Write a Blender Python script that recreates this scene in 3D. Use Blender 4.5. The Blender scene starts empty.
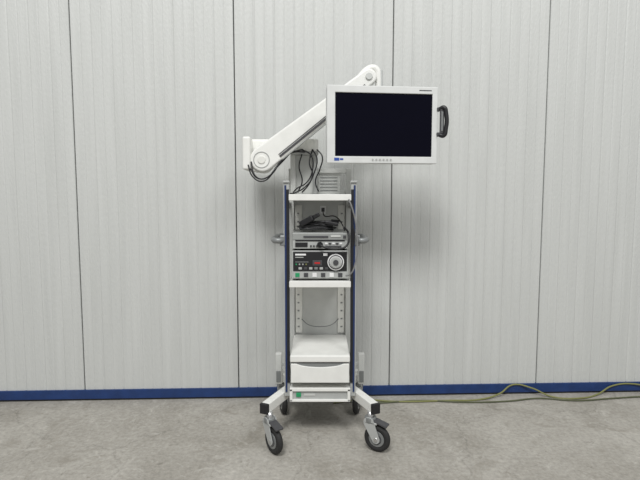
import bpy, bmesh, math, random
from mathutils import Vector, Matrix
random.seed(4)
S=bpy.context.scene
S.view_settings.view_transform='Standard'
col=S.collection

# ---------------------------------------------------------------- materials
def mat(name,c,rough=.5,metal=0.,spec=.5,noise=None,bump=0,bscale=200):
    m=bpy.data.materials.new(name); m.use_nodes=True
    n=m.node_tree.nodes; l=m.node_tree.links; b=n['Principled BSDF']
    b.inputs['Base Color'].default_value=(*c,1); b.inputs['Roughness'].default_value=rough
    b.inputs['Metallic'].default_value=metal; b.inputs['Specular IOR Level'].default_value=spec
    tc=n.new('ShaderNodeTexCoord')
    amt=noise if noise is not None else .04
    nz=n.new('ShaderNodeTexNoise'); nz.inputs['Scale'].default_value=14; nz.inputs['Detail'].default_value=5
    l.new(tc.outputs['Object'],nz.inputs['Vector'])
    r=n.new('ShaderNodeValToRGB'); r.color_ramp.elements[0].position=.3; r.color_ramp.elements[1].position=.7
    r.color_ramp.elements[0].color=(*[x*(1-amt) for x in c],1); r.color_ramp.elements[1].color=(*[min(1,x*(1+amt)) for x in c],1)
    l.new(nz.outputs['Fac'],r.inputs['Fac']); l.new(r.outputs['Color'],b.inputs['Base Color'])
    if bump:
        n2=n.new('ShaderNodeTexNoise'); n2.inputs['Scale'].default_value=bscale
        l.new(tc.outputs['Object'],n2.inputs['Vector'])
        bp=n.new('ShaderNodeBump'); bp.inputs['Strength'].default_value=bump; bp.inputs['Distance'].default_value=.002
        l.new(n2.outputs['Fac'],bp.inputs['Height']); l.new(bp.outputs['Normal'],b.inputs['Normal'])
    return m
M_white=mat('white_powder_coat',(.80,.80,.77),.45)
M_white2=mat('white_plastic',(.74,.74,.70),.4)
M_bezel=mat('monitor_bezel_plastic',(.66,.67,.66),.45)
M_lgrey=mat('light_grey_metal',(.42,.43,.42),.45)
M_panel=mat('back_panel_enamel',(.56,.57,.55),.45)
M_grey=mat('grey_metal',(.24,.25,.25),.4,.3)
M_dgrey=mat('dark_grey_plastic',(.06,.06,.065),.5)
M_black=mat('black_plastic',(.012,.012,.014),.45)
M_rubber=mat('black_rubber',(.02,.02,.02),.7)
M_blue=mat('blue_trim_strip',(.012,.03,.11),.4)
M_silver=mat('brushed_silver',(.6,.6,.6),.3,.9)
M_device=mat('device_grey',(.30,.31,.30),.4)
M_screen=mat('lcd_glass',(.002,.002,.007),.25,0,.1)
M_red=mat('red_led_display',(.5,.02,.02),.4)
M_green=mat('green_switch',(.02,.30,.12),.4)
M_logo=mat('blue_logo_print',(.02,.07,.35),.5)
M_txt=mat('white_print',(.8,.8,.8),.5)
M_cab=mat('grey_cable_jacket',(.2,.2,.2),.5)
M_yel=mat('yellow_cable_jacket',(.20,.205,.07),.5)
M_dcab=mat('olive_cable_jacket',(.09,.10,.05),.5)
M_base=mat('baseboard_blue_paint',(.012,.04,.15),.45,noise=.15)
M_gap=mat('dark_joint_filler',(.07,.07,.065),.8)

def wall_mat():
    m=bpy.data.materials.new('micro_ribbed_panel'); m.use_nodes=True
    n=m.node_tree.nodes; l=m.node_tree.links; b=n['Principled BSDF']
    b.inputs['Roughness'].default_value=.45; b.inputs['Specular IOR Level'].default_value=.35
    tc=n.new('ShaderNodeTexCoord')
    mp=n.new('ShaderNodeMapping'); mp.inputs['Scale'].default_value=(9,1,.35)
    l.new(tc.outputs['Object'],mp.inputs['Vector'])
    nz=n.new('ShaderNodeTexNoise'); nz.inputs['Scale'].default_value=2.2; nz.inputs['Detail'].default_value=4
    l.new(mp.outputs['Vector'],nz.inputs['Vector'])
    r=n.new('ShaderNodeValToRGB'); r.color_ramp.elements[0].position=.3; r.color_ramp.elements[1].position=.72
    r.color_ramp.elements[0].color=(.545,.555,.54,1); r.color_ramp.elements[1].color=(.60,.61,.595,1)
    l.new(nz.outputs['Fac'],r.inputs['Fac']); l.new(r.outputs['Color'],b.inputs['Base Color'])
    # embossed (stucco) sheet
    mp2=n.new('ShaderNodeMapping'); mp2.inputs['Scale'].default_value=(60,1,22)
    l.new(tc.outputs['Object'],mp2.inputs['Vector'])
    n2=n.new('ShaderNodeTexNoise'); n2.inputs['Scale'].default_value=1.5; n2.inputs['Detail'].default_value=2
    l.new(mp2.outputs['Vector'],n2.inputs['Vector'])
    bp=n.new('ShaderNodeBump'); bp.inputs['Strength'].default_value=.8; bp.inputs['Distance'].default_value=.003
    l.new(n2.outputs['Fac'],bp.inputs['Height']); l.new(bp.outputs['Normal'],b.inputs['Normal'])
    return m
def floor_mat():
    m=bpy.data.materials.new('worn_concrete'); m.use_nodes=True
    n=m.node_tree.nodes; l=m.node_tree.links; b=n['Principled BSDF']
    b.inputs['Roughness'].default_value=.75; b.inputs['Specular IOR Level'].default_value=.2
    tc=n.new('ShaderNodeTexCoord')
    def noise(sc,det,rough=.6,dist=0):
        z=n.new('ShaderNodeTexNoise'); z.inputs['Scale'].default_value=sc; z.inputs['Detail'].default_value=det
        z.inputs['Roughness'].default_value=rough; z.inputs['Distortion'].default_value=dist
        l.new(tc.outputs['Object'],z.inputs['Vector']); return z
    def ramp(src,p0,c0,p1,c1):
        r=n.new('ShaderNodeValToRGB'); r.color_ramp.elements[0].position=p0; r.color_ramp.elements[1].position=p1
        r.color_ramp.elements[0].color=(*c0,1); r.color_ramp.elements[1].color=(*c1,1)
        l.new(src,r.inputs['Fac']); return r
    def mix(mode,f,a,bb):
        x=n.new('ShaderNodeMixRGB'); x.blend_type=mode
        if isinstance(f,float): x.inputs[0].default_value=f
        else: l.new(f,x.inputs[0])
        l.new(a,x.inputs[1]); 
        if isinstance(bb,tuple): x.inputs[2].default_value=bb
        else: l.new(bb,x.inputs[2])
        return x.outputs[0]
    a=ramp(noise(1.6,9,.68,.6).outputs['Fac'],.33,(.315,.297,.262),.67,(.465,.445,.405))
    s=ramp(noise(38,6,.75).outputs['Fac'],.3,(.72,.72,.72),.7,(1.16,1.16,1.16))
    c=mix('MULTIPLY',1.0,a.outputs[0],s.outputs[0])
    st=ramp(noise(3.2,7,.7,1.2).outputs['Fac'],.53,(0,0,0),.68,(.65,.65,.65))
    c=mix('MIX',st.outputs[0],c,(.245,.225,.19,1))
    st2=ramp(noise(7,8,.72,2.).outputs['Fac'],.57,(0,0,0),.68,(.55,.55,.55))
    c=mix('MIX',st2.outputs[0],c,(.58,.56,.52,1))
    st3=ramp(noise(11,8,.75,1.).outputs['Fac'],.60,(0,0,0),.68,(.65,.65,.65))
    c=mix('MIX',st3.outputs[0],c,(.17,.155,.13,1))
    v=n.new('ShaderNodeTexVoronoi'); v.feature='DISTANCE_TO_EDGE'; v.inputs['Scale'].default_value=.8
    nn=noise(3,5); ad=n.new('ShaderNodeMixRGB'); ad.blend_type='ADD'; ad.inputs[0].default_value=.35
    l.new(tc.outputs['Object'],ad.inputs[1]); l.new(nn.outputs['Color'],ad.inputs[2]); l.new(ad.outputs[0],v.inputs['Vector'])
    cr=ramp(v.outputs['Distance'],0,(.7,.7,.7),.006,(1,1,1))
    c=mix('MULTIPLY',.6,c,cr.outputs[0])
    l.new(c,b.inputs['Base Color'])
    bp=n.new('ShaderNodeBump'); bp.inputs['Strength'].default_value=.35; bp.inputs['Distance'].default_value=.004
    l.new(noise(60,5).outputs['Fac'],bp.inputs['Height']); l.new(bp.outputs['Normal'],b.inputs['Normal'])
    return m

# ---------------------------------------------------------------- helpers
def finish(ob,m,parent):
    if m: ob.data.materials.append(m)
    col.objects.link(ob)
    if parent: ob.parent=parent
    return ob
def empty(name,loc=(0,0,0),rz=0):
    e=bpy.data.objects.new(name,None); e.empty_display_size=.1; e.location=loc; e.rotation_euler=(0,0,rz); col.objects.link(e); return e
def bm_obj(name,bm,m,parent,smooth=False,bevel=0,seg=2):
    bmesh.ops.recalc_face_normals(bm,faces=bm.faces)
    if smooth:
        for f in bm.faces: f.smooth=True
    me=bpy.data.meshes.new(name); bm.to_mesh(me); bm.free()
    ob=bpy.data.objects.new(name,me); finish(ob,m,parent)
    if bevel:
        b=ob.modifiers.new('bevel','BEVEL'); b.width=bevel; b.segments=seg; b.limit_method='ANGLE'; b.angle_limit=.7
    return ob
def box(name,x0,x1,y0,y1,z0,z1,m,parent=None,bevel=.002,seg=2):
    bm=bmesh.new(); bmesh.ops.create_cube(bm,size=1)
    for v in bm.verts: v.co=Vector(((x0+x1)/2+v.co.x*(x1-x0),(y0+y1)/2+v.co.y*(y1-y0),(z0+z1)/2+v.co.z*(z1-z0)))
    return bm_obj(name,bm,m,parent,bevel=bevel,seg=seg)
def cyl(name,p0,p1,r,m,parent=None,r2=None,bevel=0,seg=32):
    p0=Vector(p0);p1=Vector(p1);d=p1-p0
    bm=bmesh.new(); bmesh.ops.create_cone(bm,cap_ends=True,segments=seg,radius1=r,radius2=r if r2 is None else r2,depth=d.length)
    mt=Matrix.Translation((p0+p1)/2)@d.to_track_quat('Z','Y').to_matrix().to_4x4()
    bmesh.ops.transform(bm,matrix=mt,verts=bm.verts)
    for f in bm.faces: f.smooth=len(f.verts)==4
    return bm_obj(name,bm,m,parent,bevel=bevel)
def torus(name,c,axis,R,r,m,parent=None,squash=1,n=40,k=12):
    bm=bmesh.new(); rings=[]
    q=Vector(axis).to_track_quat('Z','Y').to_matrix()
    for i in range(n):
        a=2*math.pi*i/n; ring=[]
        for j in range(k):
            b=2*math.pi*j/k
            p=Vector(((R+r*math.cos(b))*math.cos(a),(R+r*math.cos(b))*math.sin(a),r*squash*math.sin(b)))
            ring.append(bm.verts.new(q@p+Vector(c)))
        rings.append(ring)
    for i in range(n):
        for j in range(k):
            bm.faces.new((rings[i][j],rings[(i+1)%n][j],rings[(i+1)%n][(j+1)%k],rings[i][(j+1)%k]))
    return bm_obj(name,bm,m,parent,smooth=True)
def beam(name,p0,p1,w,h,m,parent=None,bevel=.003):
    p0=Vector(p0);p1=Vector(p1);d=(p1-p0); L=d.length; d.normalize()
    up=Vector((0,0,1)) if abs(d.z)<.9 else Vector((0,1,0))
    s=d.cross(up).normalized(); u=s.cross(d)
    bm=bmesh.new(); bmesh.ops.create_cube(bm,size=1); c=(p0+p1)/2
    for v in bm.verts: v.co=c+d*(v.co.x*L)+s*(v.co.y*w)+u*(v.co.z*h)
    return bm_obj(name,bm,m,parent,bevel=bevel)
def prism(name,pts,y0,y1,m,parent=None,bevel=.004):
    bm=bmesh.new()
    a=[bm.verts.new((x,y0,z)) for x,z in pts]; b=[bm.verts.new((x,y1,z)) for x,z in pts]
    bm.faces.new(a); bm.faces.new(b[::-1]); n=len(pts)
    for i in range(n): bm.faces.new((a[i],b[i],b[(i+1)%n],a[(i+1)%n]))
    return bm_obj(name,bm,m,parent,bevel=bevel,seg=3)
def capsule(x0,z0,r0,x1,z1,r1,n=14):
    a=math.atan2(z1-z0,x1-x0); L=math.hypot(x1-x0,z1-z0); k=math.acos((r0-r1)/L); pts=[]
    for i in range(n+1):
        t=a-k+2*k*i/n; pts.append((x1+r1*math.cos(t),z1+r1*math.sin(t)))
    for i in range(n+1):
        t=a+k+(2*math.pi-2*k)*i/n; pts.append((x0+r0*math.cos(t),z0+r0*math.sin(t)))
    return pts
def tube(name,pts,r,m,parent=None,cyc=False):
    cu=bpy.data.curves.new(name,'CURVE'); cu.dimensions='3D'; cu.bevel_depth=r; cu.bevel_resolution=4; cu.resolution_u=10; cu.use_fill_caps=True
    s=cu.splines.new('BEZIER'); s.bezier_points.add(len(pts)-1); s.use_cyclic_u=cyc
    for p,q in zip(s.bezier_points,pts): p.co=q; p.handle_left_type=p.handle_right_type='AUTO'
    o=bpy.data.objects.new(name,cu); cu.materials.append(m)
    col.objects.link(o)
    bpy.context.view_layer.update()
    me=bpy.data.meshes.new_from_object(o); col.objects.unlink(o); bpy.data.objects.remove(o)
    ob=bpy.data.objects.new(name,me); col.objects.link(ob)
    for p in me.polygons: p.use_smooth=True
    if parent: ob.parent=parent
    return ob

# ---------------------------------------------------------------- room
RZ=math.atan(.038)
PW=1.145; RIB=PW/16
bm=bmesh.new(); H=4.6
i0=-4; i1=8
def strip(prof):
    lo=[bm.verts.new((x,y,.075)) for x,y in prof]; hi=[bm.verts.new((x,y,H)) for x,y in prof]
    for k in range(len(prof)-1): bm.faces.new((lo[k],lo[k+1],hi[k+1],hi[k]))
for i in range(i0,i1):
    xs=-1.76+i*PW; prof=[(xs+.0035,.03),(xs+.0035,.004),(xs+.007,0)]
    for k in range(1,16):
        c=xs+k*RIB; w,dp=(.006,.002) if k%2 else (.009,.0042)
        prof+=[(c-w,0),(c-.001,dp),(c+.001,dp),(c+w,0)]
    prof+=[(xs+PW-.007,0),(xs+PW-.0035,.004),(xs+PW-.0035,.03)]
    strip(prof)
wall=bm_obj('wall_back',bm,wall_mat(),None)
wall.location=(0,3.55,0); wall.rotation_euler=(0,0,RZ)
core=box('panel_joint_core',-1.76+i0*PW,-1.76+i1*PW,.028,.12,0,H,M_gap,wall,0)
bb=box('baseboard_back',-1.76+i0*PW,-1.76+i1*PW,-.012,.02,.014,.082,M_base,None,.002)
bb.location=(0,3.55,0); bb.rotation_euler=(0,0,RZ)
box('trim_sealant',-1.76+i0*PW,-1.76+i1*PW,-.004,.02,0,.014,M_black,bb,0)
bm=bmesh.new(); bmesh.ops.create_grid(bm,x_segments=1,y_segments=1,size=1)
for v in bm.verts: v.co=Vector((v.co.x*7,v.co.y*4.9-1.2,0))
floor=bm_obj('floor',bm,floor_mat(),None)

# ---------------------------------------------------------------- cart
C=empty('medical_equipment_cart')
for s,nm in ((-1,'left'),(1,'right')):
    def X(a,b): return (min(s*a,s*b),max(s*a,s*b))
    x=X(.188,.222)
    box('post_front_'+nm,*x,2.915,2.965,.27,1.60,M_lgrey,C,.004)
    x=X(.204,.215); box('blue_strip_'+nm,*x,2.909,2.917,.30,1.585,M_blue,C,.001)
    x=X(.187,.204); box('rail_channel_'+nm,*x,2.907,2.917,.36,1.56,M_black,C,.001)
    box('post_cap_'+nm,*X(.184,.225),2.905,2.97,1.60,1.612,M_lgrey,C,.003)
    box('post_rear_'+nm,*X(.178,.215),3.31,3.36,.27,1.71,M_panel,C,.004)
    box('side_rail_low_'+nm,*X(.196,.212),2.96,3.32,.33,.37,M_lgrey,C,.003)
    box('side_rail_top_'+nm,*X(.196,.212),2.96,3.32,1.44,1.48,M_lgrey,C,.003)
    box('slot_strip_'+nm,*X(.125,.172),3.332,3.344,.56,1.46,M_white2,C,.001)
    for k in range(15):
        z=.60+k*.057
        box('slot_%s_%d'%(nm,k),*X(.145,.158),3.328,3.335,z,z+.009,M_grey,C,0)
    hx=s*.215
    tube('side_handle_'+nm,[(hx,2.93,1.25),(s*.262,2.905,1.25),(s*.284,2.95,1.25),(s*.288,3.10,1.25),(s*.282,3.24,1.25),(s*.255,3.30,1.25),(hx,3.30,1.25)],.018,M_grey,C)
    box('handle_clamp_'+nm,*X(.212,.245),2.905,2.955,1.218,1.282,M_grey,C,.006)
    beam('leg_front_'+nm,(s*.165,3.12,.262),(s*.325,2.765,.262),.052,.058,M_white,C,.004)
    beam('leg_cap_'+nm,(s*.325,2.765,.262),(s*.334,2.745,.262),.054,.061,M_black,C,.003)
    beam('leg_rear_'+nm,(s*.165,3.12,.262),(s*.28,3.34,.262),.05,.055,M_white2,C,.004)
    box('rear_bumper_'+nm,*X(.262,.305),3.2,3.24,.235,.45,M_panel,C,.006)
    box('rear_bumper_foot_'+nm,*X(.268,.30),3.195,3.2,.25,.33,M_grey,C,.003)
    box('rear_bumper_arm_'+nm,*X(.2,.28),3.21,3.23,.36,.385,M_lgrey,C,.003)
box('back_panel',-.18,.18,3.342,3.354,.30,1.56,M_panel,C,.001)
box('back_top_bar',-.18,.18,3.315,3.355,1.68,1.71,M_panel,C,.003)
box('back_top_panel',-.02,.14,3.335,3.345,1.53,1.685,M_panel,C,.001)
for k in range(5): box('back_top_louvre_%d'%k,.0,.12,3.33,3.336,1.56+k*.022,1.564+k*.022,M_grey,C,0)
tube('rear_cable_hoop',[(-.13,3.325,.66),(-.08,3.30,.625),(0,3.29,.615),(.08,3.30,.625),(.13,3.325,.66)],.003,M_grey,C)
def shelf(nm,z0,z1):
    box(nm,-.186,.186,2.868,3.335,z0,z1,M_white,C,.005,3)
    box(nm+'_front_lip',-.186,.186,2.862,2.872,z0-.004,z1,M_white,C,.003)
shelf('shelf_top',1.497,1.53)
shelf('shelf_middle',.974,1.006)
box('socket_plate',.0,.042,3.334,3.343,1.40,1.455,M_txt,C,.003)
box('socket_hole',.01,.032,3.331,3.336,1.415,1.442,M_dgrey,C,.001)
box('drawer_body',-.18,.18,2.885,3.335,.372,.5,M_white,C,.003)
box('drawer_top',-.184,.184,2.868,3.335,.503,.546,M_white,C,.008,3)
pts=[(-.179,.376),(.179,.376),(.179,.494),(.15,.494)]
for k in range(13):
    t=k/12; pts.append((.145-.29*t,.494-.022*math.sin(math.pi*t)**.6))
pts+=[(-.15,.494),(-.179,.494)]
prism('drawer_front',pts,2.866,2.886,M_white,C,.003)
box('drawer_shadow_gap',-.178,.178,2.88,2.89,.49,.504,M_dgrey,C,0)
box('drawer_grip_recess',-.15,.15,2.876,2.886,.47,.495,M_grey,C,0)
box('base_top',-.188,.188,2.88,3.335,.315,.335,M_white,C,.003)
box('base_bottom',-.188,.188,2.88,3.335,.248,.262,M_white,C,.003)
for s in(-1,1): box('base_side_%d'%(s+2),min(s*.188,s*.17),max(s*.188,s*.17),2.88,3.335,.25,.33,M_white,C,.003)
box('base_recess_panel',-.175,.175,2.893,2.91,.258,.32,M_lgrey,C,.001)
box('power_switch',-.148,-.118,2.884,2.895,.278,.304,M_green,C,.002)
box('power_label',-.1,-.03,2.889,2.894,.284,.296,M_panel,C,.001)
box('base_pan',-.17,.17,2.95,3.3,.228,.25,M_grey,C,.003)
box('base_crossbar',-.2,.2,3.09,3.15,.225,.29,M_lgrey,C,.003)

def caster(nm,x,y,yaw,R=.082,brake=True):
    e=empty(nm,(x,y,0),yaw); e.parent=C
    off=.045
    cyl('stem',(0,0,.17),(0,0,.24),.018,M_silver,e)
    cyl('swivel_head',(0,0,.175),(0,0,.208),.034,M_grey,e,bevel=.004)
    for s in(-1,1):
        pr=capsule(off,R,.024,.0,.178,.033)
        prism('fork_%d'%(s+2),pr,s*.027-.003,s*.027+.003,M_lgrey,e,.001)
    box('fork_crown',-.028,.05,-.03,.03,.170,.184,M_lgrey,e,.004)
    torus('tyre',(off,0,R),(0,1,0),R-.019,.019,M_rubber,e,1.0)
    cyl('tread',(off,-.016,R),(off,.016,R),R-.006,M_rubber,e,bevel=.004)
    cyl('hub_rim',(off,-.0185,R),(off,.0185,R),R-.034,M_grey,e,bevel=.002)
    torus('hub_ring',(off,-.018,R),(0,1,0),.03,.003,M_dgrey,e)
    torus('hub_ring_b',(off,.018,R),(0,1,0),.03,.003,M_dgrey,e)
    cyl('axle',(off,-.034,R),(off,.034,R),.012,M_silver,e)
    if brake:
        beam('brake_pedal',(.03,0,.190),(.11,0,.168),.052,.012,M_dgrey,e,.003)
    return e
caster('caster_front_left',-.30,2.765,math.radians(-52))
caster('caster_front_right',.302,2.775,math.radians(-28))
caster('caster_rear_left',-.27,3.31,math.radians(-75),brake=False)
caster('caster_rear_right',.27,3.31,math.radians(-105),brake=False)

# ---------------------------------------------------------------- devices
D=empty('camera_control_unit')
box('housing',-.168,.168,2.905,3.28,1.20,1.298,M_device,D,.004)
box('front_upper',-.166,.166,2.897,2.907,1.255,1.294,M_device,D,.002)
box('front_lower',-.166,.166,2.897,2.907,1.202,1.252,M_lgrey,D,.002)
box('front_dark_band',-.15,.15,2.894,2.899,1.247,1.257,M_black,D,.001)
box('disc_slot',-.10,.05,2.893,2.899,1.268,1.28,M_dgrey,D,.001)
box('tape_label',.065,.125,2.893,2.899,1.272,1.284,M_panel,D,.001)
box('display',-.15,-.075,2.893,2.899,1.212,1.24,M_black,D,.001)
for k in range(3): cyl('jack_%d'%k,(-.055+k*.018,2.888,1.218),(-.055+k*.018,2.9,1.218),.0055,M_black,D,seg=16)
box('button_row',.03,.13,2.893,2.899,1.210,1.22,M_dgrey,D,.001)
for k in range(5): box('button_%d'%k,.03+k*.022,.046+k*.022,2.892,2.898,1.228,1.238,M_dgrey if k%2 else M_txt,D,.001)
box('power_button',.14,.158,2.893,2.899,1.265,1.283,M_dgrey,D,.001)
cyl('socket',(.0,2.885,1.226),(.0,2.9,1.226),.018,M_black,D)
tube('plug_cable',[(.0,2.89,1.226),(.0,2.865,1.228),(.03,2.852,1.214),(.10,2.85,1.205),(.16,2.855,1.225),(.172,2.875,1.29),(.15,2.93,1.33)],.006,M_black,D)
for k,(x,y) in enumerate([(-.14,2.94),(.14,2.94),(-.14,3.25),(.14,3.25)]): cyl('foot_%d'%k,(x,y,1.1905),(x,y,1.201),.012,M_rubber,D)

L=empty('endoscopic_light_source')
box('housing',-.172,.172,2.9,3.29,1.018,1.19,M_device,L,.004)
box('front_frame',-.172,.172,2.892,2.902,1.018,1.19,M_lgrey,L,.003)
box('front_dark_panel',-.163,.163,2.887,2.894,1.066,1.184,M_black,L,.002)
box('front_strip',-.163,.163,2.887,2.894,1.024,1.062,M_lgrey,L,.002)
box('title_print',-.15,-.085,2.884,2.889,1.162,1.172,M_txt,L,0)
box('subtitle_print',-.15,-.10,2.884,2.889,1.148,1.153,M_lgrey,L,0)
box('scale_print',-.15,-.07,2.884,2.889,1.12,1.124,M_grey,L,0)
for k in range(4): box('indicator_%d'%k,-.148+k*.02,-.140+k*.02,2.884,2.889,1.104,1.112,[M_green,M_lgrey,M_lgrey,M_yel][k],L,0)
box('led_display',-.045,.012,2.884,2.889,1.10,1.132,M_dgrey,L,.001)
box('led_digits',-.033,.0,2.882,2.886,1.111,1.121,M_red,L,0)
box('badge',.02,.045,2.884,2.889,1.16,1.176,M_txt,L,0)
cyl('knob_ring',(.095,2.872,1.122),(.095,2.89,1.122),.05,M_txt,L,bevel=.003)
torus('knob_edge',(.095,2.872,1.122),(0,1,0),.041,.003,M_dgrey,L)
cyl('knob_dial',(.095,2.862,1.122),(.095,2.874,1.122),.034,M_lgrey,L,bevel=.003)
cyl('knob_socket',(.095,2.856,1.122),(.095,2.864,1.122),.016,M_dgrey,L)
for k in range(6):
    x=-.13+k*.032
    box('touch_key_%d'%k,x,x+.02,2.884,2.889,1.076,1.09,[M_lgrey,M_dgrey,M_lgrey,M_grey,M_lgrey,M_dgrey][k],L,.001)
for k in range(6):
    x=-.15+k*.052
    box('lower_key_%d'%k,x,x+.026,2.884,2.889,1.03,1.055,[M_green,M_dgrey,M_txt,M_dgrey,M_txt,M_dgrey][k],L,.001)
for k,(x,y) in enumerate([(-.14,2.94),(.14,2.94),(-.14,3.25),(.14,3.25)]): cyl('foot_%d'%k,(x,y,1.007),(x,y,1.02),.012,M_rubber,L)

K=empty('camera_cable_bundle')
def coil(nm,cx,cy,cz,rx,ry,r,n=3,h=.009,mm=M_black,ph=0):
    pts=[]
    for i in range(n*8+1):
        a=ph+i*math.pi/4
        pts.append((cx+rx*(1+.12*random.uniform(-1,1))*math.cos(a),cy+ry*(1+.12*random.uniform(-1,1))*math.sin(a),cz+i/8*h+.006*random.random()))
    return tube(nm,pts,r,mm,K)
coil('coil_1',-.02,3.03,1.306,.11,.08,.0055,4,.012)
coil('coil_2',.03,3.0,1.33,.085,.05,.005,3,.012,ph=1)
coil('coil_3',-.07,3.02,1.312,.055,.06,.006,3,.014,M_dgrey,2)
beam('camera_head',(-.12,2.96,1.345),(-.04,2.93,1.39),.035,.035,M_black,K,.008)
beam('camera_head_tip',(-.04,2.93,1.39),(-.005,2.92,1.41),.024,.024,M_black,K,.005)
beam('handset',(.03,2.95,1.36),(.11,2.96,1.345),.03,.022,M_black,K,.006)
tube('loose_lead',[(.02,3.28,1.42),(.03,3.2,1.39),(.10,3.05,1.39),(.14,2.95,1.34),(.15,2.93,1.31)],.004,M_black,K)
tube('hanging_video_cable',[(.17,2.855,1.50),(.186,2.846,1.46),(.212,2.85,1.36),(.222,2.85,1.24),(.212,2.85,1.12),(.18,2.856,1.05),(.155,2.868,1.04)],.0045,M_cab,C)
tube('hanging_power_cable',[(.18,2.856,1.49),(.198,2.85,1.43),(.19,2.85,1.36),(.205,2.85,1.30),(.2,2.853,1.22)],.005,M_black,C)

# ---------------------------------------------------------------- monitor arm
A=empty('articulated_monitor_arm')
box('mast_plate',-.195,-.02,3.30,3.335,1.535,1.80,M_panel,A,.004)
box('mast_edge_left',-.20,-.165,3.27,3.31,1.535,1.80,M_panel,A,.004)
box('mast_edge_right',-.05,-.018,3.27,3.31,1.535,1.84,M_lgrey,A,.004)
box('mast_head',-.20,-.01,3.24,3.34,1.80,1.83,M_lgrey,A,.006)
cyl('rotary_base',(-.06,3.27,1.82),(-.06,3.27,1.90),.05,M_white,A,bevel=.006)
box('extension_arm',-.46,-.05,3.235,3.305,1.825,1.885,M_white,A,.012,3)
box('extension_cover',-.48,-.315,3.20,3.31,1.81,1.895,M_white,A,.014,3)
box('elbow_block',-.497,-.445,3.10,3.30,1.69,1.90,M_white,A,.012,3)
x0,z0,x1,z1=-.37,1.757,.31,2.275
prism('spring_arm_cover',capsule(x0,z0,.08,x1,z1,.05),3.11,3.19,M_white,A,.012)
prism('spring_arm_root',capsule(-.45,1.732,.05,-.37,1.745,.075),3.125,3.20,M_white2,A,.01)
dx,dz=(x1-x0),(z1-z0); Ln=math.hypot(dx,dz); ux,uz=dx/Ln,dz/Ln; nx,nz=uz,-ux
a=.10; b=Ln-.05
def on(t,o,y): return (x0+ux*t+nx*o,y,z0+uz*t+nz*o)
beam('cover_seam',on(a,.040,3.108),on(b,.024,3.108),.006,.004,M_dgrey,A,.001)
beam('parallel_link',on(a,.068,3.13),on(b,.05,3.13),.03,.024,M_lgrey,A,.003)
beam('link_painted_shadow',on(a,.055,3.125),on(b,.038,3.125),.04,.014,M_dgrey,A,.001)  # dark bar: shade between cover and link put in as colour
torus('root_ring',(x0-.005,3.109,z0-.004),(0,1,0),.05,.003,M_lgrey,A)
cyl('root_pivot',(x0-.005,3.104,z0-.004),(x0-.005,3.2,z0-.004),.026,M_white2,A,bevel=.004)
cyl('tip_pivot',(x1,3.10,z1),(x1,3.2,z1),.022,M_panel,A,bevel=.003)
tube('head_hook',[(.22,3.15,2.235),(.265,3.15,2.29),(.30,3.15,2.325),(.34,3.15,2.338),(.366,3.15,2.32),(.374,3.15,2.27),(.374,3.15,2.2)],.021,M_white,A)
cyl('head_shaft',(.388,3.15,1.95),(.388,3.15,2.32),.015,M_lgrey,A)
box('head_block',.345,.425,3.02,3.18,1.90,2.02,M_white,A,.01)
for i,(pts) in enumerate([
  [(-.46,3.10,1.72),(-.43,3.09,1.645),(-.37,3.09,1.615),(-.30,3.10,1.67),(-.25,3.12,1.75),(-.17,3.2,1.81),(-.10,3.24,1.815)],
  [(-.45,3.12,1.70),(-.40,3.10,1.635),(-.34,3.10,1.64),(-.27,3.11,1.72),(-.2,3.18,1.80),(-.12,3.23,1.83)],
  [(-.44,3.10,1.74),(-.42,3.085,1.66),(-.38,3.085,1.63),(-.33,3.09,1.645),(-.29,3.10,1.69),(-.25,3.13,1.735),(-.2,3.2,1.80)],
  [(-.12,3.22,1.83),(-.06,3.2,1.79),(-.05,3.2,1.69),(-.09,3.2,1.61),(-.155,3.2,1.57),(-.18,3.22,1.545)],
  [(-.05,3.22,1.83),(-.02,3.21,1.77),(-.04,3.2,1.67),(-.08,3.2,1.59),(-.12,3.2,1.545)],
  [(-.05,3.22,1.83),(-.07,3.2,1.74),(-.05,3.2,1.66),(-.10,3.18,1.58),(-.16,3.18,1.545),(-.19,3.1,1.538)],
  [(-.02,3.22,1.83),(.015,3.2,1.78),(.0,3.2,1.70),(-.03,3.2,1.62),(-.01,3.2,1.55)],
  [(-.12,3.23,1.80),(-.14,3.24,1.72),(-.12,3.24,1.62),(-.15,3.24,1.545)]]):
    tube('arm_cable_%d'%i,pts,.0045,M_black,A)

# ---------------------------------------------------------------- monitor
N=empty('surgical_flat_screen_monitor',(.372,2.93,1.942),math.radians(6))
W,Hh=.335,.227
box('shell',-W,W,-.012,.05,-Hh,Hh,M_bezel,N,.012,4)
box('rear_bulge',-.22,.22,.05,.085,-.15,.15,M_bezel,N,.012)
for nm,c in {'top':(-W,W,.185,Hh),'bottom':(-W,W,-Hh,-.186),'left':(-W,-.286,-.19,.19),'right':(.302,W,-.19,.19)}.items():
    box('bezel_'+nm,c[0],c[1],-.024,-.005,c[2],c[3],M_bezel,N,.004,3)
box('screen',-.288,.304,-.017,-.01,-.188,.187,M_screen,N,0)
box('screen_lip',-.291,.307,-.0145,-.009,-.191,.19,M_dgrey,N,0)
box('brand_print',.22,.295,-.0255,-.0235,.203,.208,M_dgrey,N,0)
box('logo_print',-.292,-.262,-.0255,-.0235,-.213,-.196,M_logo,N,0)
box('logo_text',-.258,-.238,-.0255,-.0235,-.209,-.199,M_logo,N,0)
for k in range(6): cyl('button_%d'%k,(-.06+k*.022,-.029,-.205),(-.06+k*.022,-.022,-.205),.0055,M_lgrey,N,seg=16)
tube('grip',[(.346,-.03,.098),(.366,-.045,.104),(.378,-.05,.07),(.378,-.05,-.025),(.368,-.045,-.06),(.346,-.03,-.055)],.013,M_black,N)
box('grip_mount_top',.33,.352,-.035,-.005,.085,.108,M_dgrey,N,.004)
box('grip_mount_bottom',.33,.352,-.035,-.005,-.064,-.04,M_dgrey,N,.004)
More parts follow.
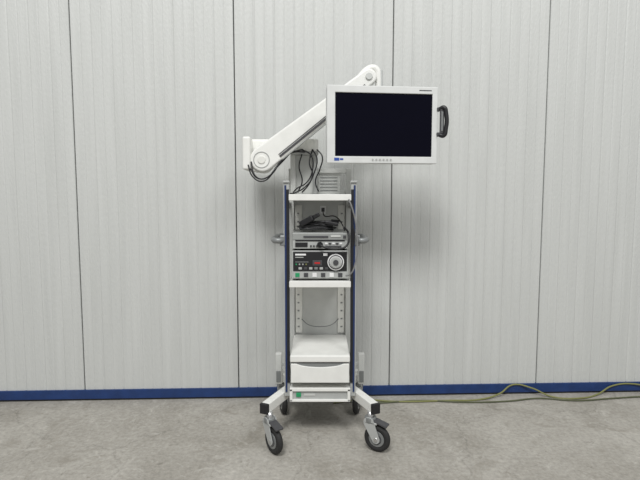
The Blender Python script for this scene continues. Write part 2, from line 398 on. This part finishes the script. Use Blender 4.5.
box('grip_plate',.345,.37,-.045,-.03,-.05,.095,M_dgrey,N,.004)
box('grip_painted_highlight',.35,.362,-.048,-.044,-.035,.08,M_grey,N,.002)  # lighter grey strip: highlight on the grip put in as colour

# ---------------------------------------------------------------- floor cable
def wy(x): return 3.55+.038*x
P=empty('power_extension_cable')
pts=[(.10,3.42,.008),(.3,3.47,.008),(.6,3.44,.008),(.95,3.46,.008),(1.2,3.48,.008),(1.36,3.53,.03),(1.49,wy(1.49)-.02,.08),(1.62,3.57,.06),(1.76,3.53,.008),(1.95,3.50,.008),(2.12,3.56,.012),(2.27,wy(2.27)-.022,.06),(2.45,wy(2.45)-.022,.07),(2.7,3.58,.01),(3.1,3.5,.008)]
tube('lead_yellow',pts,.006,M_yel,P)
pts=[(.12,3.46,.008),(.4,3.42,.008),(.75,3.46,.008),(1.1,3.43,.008),(1.4,3.45,.008),(1.65,3.50,.008),(1.9,3.46,.008),(2.2,3.5,.008),(2.5,3.53,.008),(3.0,3.45,.008)]
tube('lead_olive',pts,.0055,M_dcab,P)

# ---------------------------------------------------------------- lights, world, camera
def area(nm,loc,tgt,size,e,c=(1,1,1)):
    d=bpy.data.lights.new(nm,'AREA'); d.shape='RECTANGLE'; d.size=size[0]; d.size_y=size[1]; d.energy=e; d.color=c
    o=bpy.data.objects.new(nm,d); o.location=loc; o.rotation_euler=(Vector(tgt)-Vector(loc)).to_track_quat('-Z','Y').to_euler(); col.objects.link(o)
area('ceiling_light_main',(-1.2,-3.6,9.2),(0,3,1),(2.6,2.6),730,(1,1,.985))
area('ceiling_light_side',(4.0,-3.0,8.0),(0.5,3,1),(2.4,2.4),200,(1,1,.99))
w=bpy.data.worlds.new('hall_ambient'); S.world=w; w.use_nodes=True
w.node_tree.nodes['Background'].inputs[0].default_value=(.985,.995,1,1); w.node_tree.nodes['Background'].inputs[1].default_value=.42
cd=bpy.data.cameras.new('camera'); cd.lens=27; cd.sensor_width=36; cam=bpy.data.objects.new('camera',cd)
cam.location=(0,0,1.5); cam.rotation_euler=(math.radians(90-4.84),0,0); col.objects.link(cam); S.camera=cam
